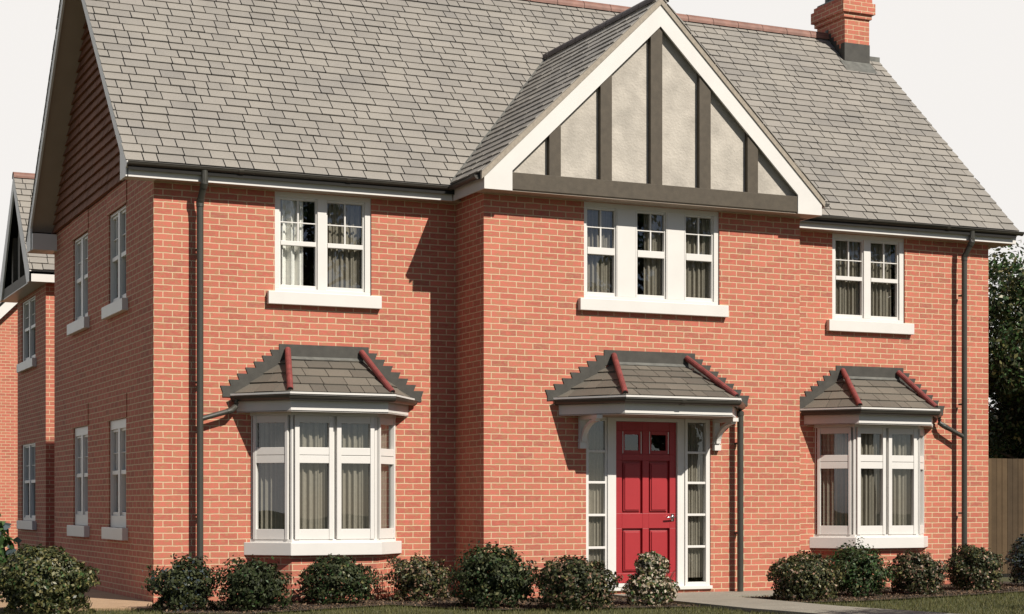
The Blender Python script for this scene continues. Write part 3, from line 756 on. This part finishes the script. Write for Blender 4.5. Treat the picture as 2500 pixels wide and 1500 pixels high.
# ------------------------------------------------------------------ foliage
def leaf_mesh(name, P, Nn, size, mats, midx, parent=None, aspect=.55):
    """P positions, Nn rough outward normals, size array; one diamond leaf each"""
    n = len(P); t = rng.normal(size=(n, 3)); Nn = Nn+rng.normal(size=(n, 3))*.55; Nn /= np.linalg.norm(Nn, axis=1)[:, None]
    t -= (t*Nn).sum(1)[:, None]*Nn; t /= np.linalg.norm(t, axis=1)[:, None]; b = np.cross(Nn, t)
    s = size[:, None]; fold = Nn*s*.18
    v = np.stack([P-t*s, P+b*s*aspect+fold, P+t*s, P-b*s*aspect+fold], 1).reshape(-1, 3)
    me = bpy.data.meshes.new(name); me.vertices.add(4*n); me.vertices.foreach_set('co', v.ravel())
    me.loops.add(4*n); me.polygons.add(n); me.loops.foreach_set('vertex_index', np.arange(4*n, dtype=np.int32))
    me.polygons.foreach_set('loop_start', np.arange(0, 4*n, 4, dtype=np.int32)); me.polygons.foreach_set('loop_total', np.full(n, 4, dtype=np.int32))
    for m in mats: me.materials.append(m)
    me.polygons.foreach_set('material_index', midx.astype(np.int32)); me.update(calc_edges=True); me.validate()
    o = bpy.data.objects.new(name, me); C.objects.link(o)
    if parent: o.parent = parent
    return o
LEAF = {
 'dark': island_mat('dark_leaf', [(0, (.014, .018, .008)), (.5, (.030, .040, .014)), (.85, (.046, .055, .020)), (1, (.045, .055, .025))], .6, .25, 0, 0, .12),
 'olive': island_mat('olive_leaf', [(0, (.025, .03, .010)), (.4, (.085, .088, .028)), (.8, (.155, .145, .05)), (1, (.24, .20, .09))], .45, .5, 0, 0, .2),
 'green': island_mat('green_leaf', [(0, (.015, .035, .010)), (.5, (.035, .080, .022)), (1, (.075, .13, .04))], .5, .35, 0, 0, .2),
 'pink': island_mat('pinkish_leaf', [(0, (.03, .035, .018)), (.35, (.09, .08, .045)), (.7, (.24, .135, .095)), (1, (.36, .22, .15))], .5, .4, 0, 0, .15),
 'cream': island_mat('cream_flower', [(0, (.36, .28, .20)), (1, (.55, .48, .38))], .7, .3, 0, 0, .2),
 'blue': island_mat('bluish_leaf', [(0, (.02, .03, .035)), (1, (.09, .12, .13))], .4, .5, 0, 0, .1),
}
TW = plain('twig_bark', (.06, .045, .032), .9, .3, 30)
def bush(x, y, w, h, mix, label, shape='round', n=5200, leaf=.021, dens=1, squash=1.0, cat='shrub', d=None):
    root = empty('shrub', label, cat, group='low shrubs in the bed in front of the house'); root.location = (x, y, 0)
    rx, ry_, rzh = w/2, (d or w*.85)/2, h
    n = int(n*1.45); u = rng.normal(size=(n, 3)); u /= np.linalg.norm(u, axis=1)[:, None]; u[:, 2] = np.where(u[:, 2] < -.62, -u[:, 2], u[:, 2])
    r = 1-.45*rng.random(n)**1.8
    seed = rng.random()*50
    bumpy = np.array([noise.noise(Vector((q[0]*2.6+seed, q[1]*2.6, q[2]*2.6)))*.30+noise.noise(Vector((q[0]*7+seed, q[1]*7, q[2]*7)))*.20 for q in u])
    bumpy += .10*np.sin(u[:, 0]*4+seed)*np.cos(u[:, 2]*5+seed)
    if shape == 'spiky': bumpy = bumpy*1.7+np.where(rng.random(n) < .12, rng.random(n)*.28, 0)
    r = r*(1+bumpy)*.92
    cz = h*.42; w *= 1.0
    hz = np.sqrt(u[:, 0]**2+u[:, 1]**2)+1e-6; flat = np.where(u[:, 2] < 0, np.minimum(1/hz, 1.9)*.93, np.minimum(1/hz, 1+.12*hz))
    P = np.stack([u[:, 0]*r*rx*flat, u[:, 1]*r*ry_*flat, cz+u[:, 2]*r*np.where(u[:, 2] > 0, h-cz, cz*1.6)], 1)
    P[:, 2] = np.maximum(P[:, 2], .012)
    if shape == 'two':   # upper tuft above a lower mound
        k = rng.random(n) < .42; P[k] = P[k]*[.62, .62, .48]+[.02, .0, h*.52]; P[~k] = P[~k]*[1.0, 1, .62]
    sz = leaf*rng.uniform(.65, 1.35, n); ms = [LEAF[a] for a, _ in mix]; pr = np.array([b for _, b in mix], float); pr /= pr.sum()
    top = np.clip((P[:, 2]/h-.35)*1.6, 0, 1); idx = np.searchsorted(np.cumsum(pr), rng.random(n)); idx = np.clip(idx, 0, len(ms)-1)
    fo = leaf_mesh('foliage', P, u, sz, ms, idx, root)
    mb = MB()
    for i in range(16):
        a = rng.random()*6.283; q = rng.random()*.75+.15; e = Vector((math.cos(a)*rx*q, math.sin(a)*ry_*q, h*(.45+.45*rng.random())))
        mid = e*.5+Vector((0, 0, -h*.08)); mb.tube([(0.02*math.cos(a), .02*math.sin(a), 0), mid, e], .006, TW, 5, rr=[.009, .006, .003])
    mb.build('stems', root)
    return root
bush(-1.50, -1.45, 1.08, .70, [('olive', 5), ('dark', 2.2), ('green', .6)], 'largest olive green shrub at the bottom left corner beside the shaded side wall', n=9500, leaf=.024)
bush(-.02, -1.50, .74, .52, [('dark', 6), ('blue', .6), ('olive', .4)], 'open ragged dark shrub at the left front corner around the foot of the downpipe', 'spiky', n=3300, leaf=.024)
bush(.66, -1.95, .74, .52, [('dark', 8), ('green', .6)], 'dark dense shrub under the left end of the left bay window', 'spiky', n=5600)
bush(1.93, -1.02, .93, .55, [('dark', 6), ('green', .8), ('olive', .5)], 'dark domed shrub centred below the left bay window')
bush(3.04, -.80, .76, .52, [('pink', 3), ('olive', 2.6), ('dark', 3)], 'pinkish olive shrub in front of the shaded inner corner of the wall', 'spiky', n=4600)
bush(3.30, -2.45, .95, .64, [('dark', 7), ('green', .8), ('olive', .5)], 'tall dark shrub in front of the gable wall left of the door', 'spiky', n=7000, leaf=.023)
bush(4.02, -3.05, .95, .57, [('dark', 5), ('olive', 1.4), ('pink', 1.8)], 'wide shrub with brownish right half, left of the flowering one by the door', n=7000)
bush(5.13, -2.75, .66, .60, [('olive', 2.5), ('green', 1.5), ('cream', 2.4), ('pink', 1.4)], 'pale flowering shrub in two tiers directly in front of the red door', 'two', n=5200, leaf=.023)
bush(7.32, -2.62, .90, .56, [('olive', 3), ('dark', 3.2), ('pink', 1.2)], 'rounded olive and brown shrub right of the path', n=6500)
bush(8.42, -2.15, .83, .60, [('green', 3), ('dark', 3.5), ('olive', .6)], 'bright green tipped shrub below the right bay window', 'spiky', n=5600)
bush(9.42, -2.05, .82, .54, [('dark', 3.5), ('pink', 2.2), ('olive', 1)], 'domed dark shrub flecked with pink at the right end of the right bay', n=6000)
bush(10.85, -1.45, .80, .58, [('dark', 4), ('olive', 1.5), ('pink', 1)], 'wide dark shrub at the foot of the right downpipe', n=6000, d=.7)
bush(12.2, -1.05, .80, .74, [('blue', 3), ('dark', 2.5)], 'bluish shrub at the right edge in front of the fence', n=5200)
bush(-2.35, 1.1, .8, .95, [('dark', 5)], 'dark shrub at the left edge behind the olive one', n=5200, leaf=.03)
bush(-1.72, .9, .50, 1.0, [('green', 4), ('blue', .8)], 'broad leaved bright green plant rising behind the olive shrub', 'spiky', n=420, leaf=.075, cat='plant')

def tree(x, y, h, cr, label, cz=None, mix=(('dark', 3), ('green', 1)), n=16000, leaf=.09, name='tree', zr=None, group=None, clumps=42, thr=.0, dead=0):
    root = empty(name, label, 'tree', group=group); root.location = (x, y, 0)
    cz = cz or h*.62; zr = zr or h*.38
    mb = MB(); rr = h*.022
    mb.tube([(0, 0, -.2), (.02, .03, h*.25), (-.05, .06, h*.5), (.05, 0, h*.8)], rr, TW, 9, rr=[rr*1.5, rr, rr*.75, rr*.25])
    cc = []
    for i in range(clumps):
        d = rng.normal(size=3); d /= np.linalg.norm(d); q = rng.random()**.45
        c = np.array([d[0]*cr*q, d[1]*cr*q, cz+d[2]*zr*q]); cc.append(c)
        s = Vector((0, 0, min(h*.75, max(h*.2, c[2]-cr*.5)))); e = Vector(c); mid = s.lerp(e, .5)+Vector((0, 0, .15*cr*(rng.random()-.3)))
        mb.tube([s, mid, e], .03, TW, 5, rr=[rr*.45, rr*.25, rr*.08])
    mb.build('trunk', root)
    cc = np.array(cc); k = rng.integers(0, clumps, n); u = rng.normal(size=(n, 3)); u /= np.linalg.norm(u, axis=1)[:, None]
    cs = (cr*.30)*rng.uniform(.6, 1.25, clumps); P = cc[k]+u*(cs[k]*(rng.random(n)**.5))[:, None]*[1, 1, .75]
    P = P[P[:, 2] > .25]; u = u[:len(P)]; n = len(P)
    ms = [LEAF[a] for a, _ in mix]; pr = np.array([b for _, b in mix], float); pr /= pr.sum()
    idx = np.clip(np.searchsorted(np.cumsum(pr), rng.random(n)), 0, len(ms)-1)
    leaf_mesh('crown', P, u, leaf*rng.uniform(.6, 1.3, n), ms, idx, root)
    return root
tree(20.9, 8.0, 7.0, 2.9, 'large dark leafy tree beyond the fence at the right edge', cz=4.2, zr=2.9, n=52000, leaf=.055, clumps=95, mix=(('dark', 2), ('olive', 2), ('green', 3)))
tree(21.6, 10.2, 4.8, 2.1, 'lower dark bushy tree close behind the fence, beneath the larger one', cz=2.6, zr=2.1, n=38000, leaf=.052, clumps=70, mix=(('dark', 3), ('green', 2), ('olive', 1.2)))
# trees of the garden opposite: they show in the window glass and shade the lawn
GT = 'trees across from the house front'
for i, (x, y, h, c, lb) in enumerate([
    (12.5, -36, 12.5, 3.3, 'tall green tree mirrored in the left upper window'), (19.5, -38, 13.5, 3.2, 'tall tree mirrored in the middle upper window beside the gable'),
    (26.5, -35, 12.5, 3.3, 'tall spreading tree mirrored in the panes right of the door'), (34, -34, 12.5, 3.3, 'tall tree mirrored in the right upper window'), (-11, -31, 8.5, 2.8, 'bushy tree mirrored in the left bay side pane')]):
    tree(x, y, h, c, lb, n=15000, leaf=.13, group=GT, clumps=40, cz=h*.66, zr=h*.32, mix=(('green', 3), ('dark', 2), ('olive', 1.5)))
tree(11.4, -9.6, 4.7, 1.7, 'slender tree casting dappled shade on the right lawn', n=6500, leaf=.06, cz=3.4, zr=1.1, clumps=22, mix=(('green', 1), ('dark', 1)))
tree(8.0, -10.4, 4.5, 1.6, 'slender tree casting shade on the lawn before the path', n=6500, leaf=.06, cz=3.4, zr=1.0, clumps=22, mix=(('green', 1), ('dark', 1)))
tree(4.9, -12.0, 4.4, 1.5, 'slender tree casting shade on the lawn before the left bay', n=6500, leaf=.06, cz=3.5, zr=.9, clumps=22, mix=(('green', 1), ('dark', 1))) if False else None

# ------------------------------------------------------------------ ground
def ground_mat(name, stops, sc, fine, rough=.95, b_=.5):
    m, nt, b = newmat(name); tc = N(nt, 'ShaderNodeTexCoord'); f = noise_tex(nt, sc, 6, tc.outputs['Object'], .65)
    base = ramp(nt, f, stops); f2 = noise_tex(nt, fine, 4, tc.outputs['Object'], .7)
    base = mixc(nt, .8, base, ramp(nt, f2, [(.3, (.6, .6, .6)), (.7, (1.15, 1.15, 1.15))]), 'MULTIPLY')
    L(nt, base, b.inputs['Base Color']); b.inputs['Roughness'].default_value = rough; bump(nt, b, f2, b_, .02); return m
GM = ground_mat('lawn_soil', [(.3, (.045, .050, .018)), (.7, (.085, .085, .030))], 1.5, 60)
PM = ground_mat('concrete_paving', [(.3, (.235, .215, .175)), (.7, (.30, .275, .225))], 2, 70, .9, .2)
SM = ground_mat('sandy_paving', [(.3, (.36, .235, .14)), (.7, (.46, .31, .19))], 3, 60, .9, .2)
MM = ground_mat('bark_mulch', [(.3, (.030, .022, .014)), (.7, (.075, .052, .034))], 9, 45, 1, 1)
def sheet(name, poly, z, m, th=0):
    mb = MB(); P = [(x, y, z) for x, y in poly]
    if th: mb.prism(P, (0, 0, -th), m)
    else: mb.face(P, m)
    o = mb.build(name); o['kind'] = 'structure'; return o
sheet('ground', [(-150, -120), (170, -120), (170, 160), (-150, 160)], -.012, GM)
sheet('flower_bed', [(0.02, -.01), (-.35, -2.0), (.4, -2.5), (2.4, -1.55), (3.0, -2.9), (5.48, -3.35), (5.52, -.89), (3.84, -.89), (3.82, -.01)], .010, MM)
sheet('flower_bed', [(6.74, -3.05), (7.9, -3.1), (9.9, -2.5), (12.9, -1.5), (12.9, 1.9), (12.27, 1.9), (12.25, -.01), (8.41, -.01), (8.41, -1.75), (6.74, -1.85)], .010, MM)
sheet('front_path', [(5.56, -.9), (8.41, -.9), (8.41, -1.68), (6.70, -1.78), (6.70, -4.2), (7.1, -6.5), (8.2, -10), (11, -16), (9.6, -16.6), (7.0, -10.4), (5.9, -6.8), (5.56, -4.2)], .035, PM, .08)
sheet('side_path', [(-.02, 6.4), (-.02, -.02), (-.28, -1.22), (-2.6, -.15), (-2.6, 6.4)], .018, SM, .05)
sheet('edging', [(2.45, -.03), (3.8, -.03), (3.8, -.42), (3.0, -.34), (2.4, -.30)], .016, PM)

# bark chips on the beds
bp = np.stack([rng.uniform(-.3, 12.9, 26000), rng.uniform(-3.3, 0, 26000), rng.uniform(.012, .022, 26000)], 1)
BEDS = ([(0.02, -.01), (-.35, -2.0), (.4, -2.5), (2.4, -1.55), (3.0, -2.9), (5.48, -3.35), (5.52, -.93), (3.84, -.93), (3.82, -.01)], [(6.74, -3.05), (7.9, -3.1), (9.9, -2.5), (12.9, -1.5), (12.25, -.01), (8.41, -.01), (8.41, -1.75), (6.74, -1.85)])
def inpoly(P, poly):
    c = np.zeros(len(P), bool); j = len(poly)-1
    for i in range(len(poly)):
        (xi, yi), (xj, yj) = poly[i], poly[j]
        c ^= ((yi > P[:, 1]) != (yj > P[:, 1])) & (P[:, 0] < (xj-xi)*(P[:, 1]-yi)/(yj-yi+1e-9)+xi); j = i
    return c
bp = bp[inpoly(bp, BEDS[0]) | inpoly(bp, BEDS[1])]
chips = leaf_mesh('bark_chips', bp, np.tile([0, 0, 1.], (len(bp), 1)), rng.uniform(.008, .022, len(bp)), [island_mat('bark_chip', [(0, (.04, .025, .015)), (.6, (.12, .075, .045)), (1, (.22, .15, .10))], .9, .2, 0, 0)], np.zeros(len(bp)), aspect=.45)
tag(chips, 'brown bark chips and fallen leaves lying on the planting beds', 'bark chips', kind='stuff')
# grass blades on the lawn
n = 90000; P = np.stack([rng.uniform(-3.5, 13, n), rng.uniform(-6.5, -.9, n), np.zeros(n)], 1)
def inpoly(P, poly):
    c = np.zeros(len(P), bool); j = len(poly)-1
    for i in range(len(poly)):
        (xi, yi), (xj, yj) = poly[i], poly[j]
        c ^= ((yi > P[:, 1]) != (yj > P[:, 1])) & (P[:, 0] < (xj-xi)*(P[:, 1]-yi)/(yj-yi+1e-9)+xi); j = i
    return c
for q in ([(0.02, -.01), (-.35, -2.0), (.4, -2.5), (2.4, -1.55), (3.0, -2.9), (5.48, -3.35), (5.52, -.89), (3.84, -.89), (3.82, -.01)],
          [(6.74, -3.05), (7.9, -3.1), (9.9, -2.5), (12.9, -1.5), (12.9, 1.9), (8.41, 0), (8.41, -1.75), (6.74, -1.85)],
          [(5.54, -.8), (8.41, -.8), (8.41, -1.68), (6.72, -1.78), (6.72, -4.2), (7.12, -6.5), (5.9, -6.8), (5.54, -4.2)], [(0, 6.4), (0, -.02), (-.28, -1.22), (-2.6, -.15), (-2.6, 6.4)]):
    P = P[~inpoly(P, q)]
n = len(P); hgt = rng.uniform(.015, .042, n); a = rng.random(n)*6.283; w = .0035
dx, dy = np.cos(a)*w, np.sin(a)*w; lx, ly = rng.normal(size=n)*.012, rng.normal(size=n)*.012
v = np.stack([P+np.stack([dx, dy, -.01+0*dx], 1), P+np.stack([-dx, -dy, -.01+0*dx], 1), P+np.stack([lx, ly, hgt], 1)], 1).reshape(-1, 3)
me = bpy.data.meshes.new('grass'); me.vertices.add(3*n); me.vertices.foreach_set('co', v.ravel()); me.loops.add(3*n); me.polygons.add(n)
me.loops.foreach_set('vertex_index', np.arange(3*n, dtype=np.int32)); me.polygons.foreach_set('loop_start', np.arange(0, 3*n, 3, dtype=np.int32)); me.polygons.foreach_set('loop_total', np.full(n, 3, dtype=np.int32))
me.materials.append(island_mat('grass_blade', [(0, (.05, .06, .018)), (.5, (.10, .105, .032)), (1, (.19, .17, .07))], .6, .3, 0, 0, .25)); me.update(calc_edges=True)
g = bpy.data.objects.new('grass', me); C.objects.link(g); tag(g, 'short mown grass of the front lawn, partly in tree shade', 'grass', kind='stuff')

# ------------------------------------------------------------------ light, sky, camera
to_sun = Vector((.385, -1, .95)).normalized()
ld = bpy.data.lights.new('sun', 'SUN'); ld.energy = 5.0; ld.angle = R(.5); ld.color = (1, .935, .835)
lo = bpy.data.objects.new('sun', ld); C.objects.link(lo); lo.rotation_euler = (-to_sun).to_track_quat('-Z', 'Y').to_euler()
w = bpy.data.worlds.new('World'); bpy.context.scene.world = w; w.use_nodes = True; nt = w.node_tree; bg = nt.nodes['Background']
sky = N(nt, 'ShaderNodeTexSky', sky_type='NISHITA'); sky.sun_disc = False; sky.sun_elevation = math.asin(to_sun.z); sky.sun_rotation = math.atan2(to_sun.x, to_sun.y)
sky.dust_density = .5; sky.air_density = .6
tc = N(nt, 'ShaderNodeTexCoord')
# a bank of bright thin cloud: opaque low over the far side of the house, thinner overhead and behind the viewer
dt = N(nt, 'ShaderNodeVectorMath', operation='DOT_PRODUCT'); dt.inputs[1].default_value = (.05, .97, -.20); L(nt, tc.outputs['Generated'], dt.inputs[0])
mr = N(nt, 'ShaderNodeMapRange'); mr.interpolation_type = 'SMOOTHSTEP'; mr.inputs['From Min'].default_value = .02; mr.inputs['From Max'].default_value = .60
mr.inputs['To Min'].default_value = .0; mr.inputs['To Max'].default_value = 1.0; L(nt, dt.outputs['Value'], mr.inputs['Value'])
cn = noise_tex(nt, 2.2, 6, tc.outputs['Generated'], .6)
cl = N(nt, 'ShaderNodeMapRange'); cl.inputs['From Min'].default_value = .45; cl.inputs['From Max'].default_value = .65; cl.inputs['To Min'].default_value = 0; cl.inputs['To Max'].default_value = .02; L(nt, cn, cl.inputs['Value'])
sx = N(nt, 'ShaderNodeSeparateXYZ'); L(nt, tc.outputs['Generated'], sx.inputs[0])
lowb = N(nt, 'ShaderNodeMapRange'); lowb.inputs['From Min'].default_value = .28; lowb.inputs['From Max'].default_value = .16; lowb.inputs['To Min'].default_value = 0; lowb.inputs['To Max'].default_value = 1; L(nt, sx.outputs['Z'], lowb.inputs['Value'])
cf = N(nt, 'ShaderNodeMapRange'); cf.inputs['From Min'].default_value = .50; cf.inputs['From Max'].default_value = .62; cf.inputs['To Min'].default_value = 0; cf.inputs['To Max'].default_value = 1.0; L(nt, noise_tex(nt, 5, 6, tc.outputs['Generated'], .6), cf.inputs['Value'])
lm = N(nt, 'ShaderNodeMath', operation='MULTIPLY'); L(nt, lowb.outputs[0], lm.inputs[0]); L(nt, cf.outputs[0], lm.inputs[1])
m0 = N(nt, 'ShaderNodeMath', operation='MAXIMUM'); L(nt, cl.outputs[0], m0.inputs[0]); L(nt, lm.outputs[0], m0.inputs[1])
mx = N(nt, 'ShaderNodeMath', operation='MAXIMUM'); L(nt, mr.outputs[0], mx.inputs[0]); L(nt, m0.outputs[0], mx.inputs[1])
L(nt, mixc(nt, mx.outputs[0], sky.outputs[0], (14.5, 14.05, 13.6)), bg.inputs['Color']); bg.inputs['Strength'].default_value = .05

cam = bpy.data.cameras.new('camera'); co = bpy.data.objects.new('camera', cam); C.objects.link(co)
f_, cx_, yh_ = 4333., 1250., 1231.; psi = R(24.44984311695986)
co.location = (-4.792255, -20.704973, 1.1682692); co.rotation_euler = (R(90), 0, -psi)
cam.sensor_fit = 'HORIZONTAL'; cam.sensor_width = 36; cam.lens = 36*f_/2500
cam.shift_x = -(cx_-1250)/2500; cam.shift_y = (yh_-750)/2500
cam.clip_end = 1000; cam.clip_start = .1
sc = bpy.context.scene; sc.camera = co
sc.view_settings.view_transform = 'Standard'; sc.view_settings.look = 'None'; sc.view_settings.exposure = .34; sc.view_settings.gamma = 1
sc.cycles.max_bounces = 8; sc.cycles.transparent_max_bounces = 16
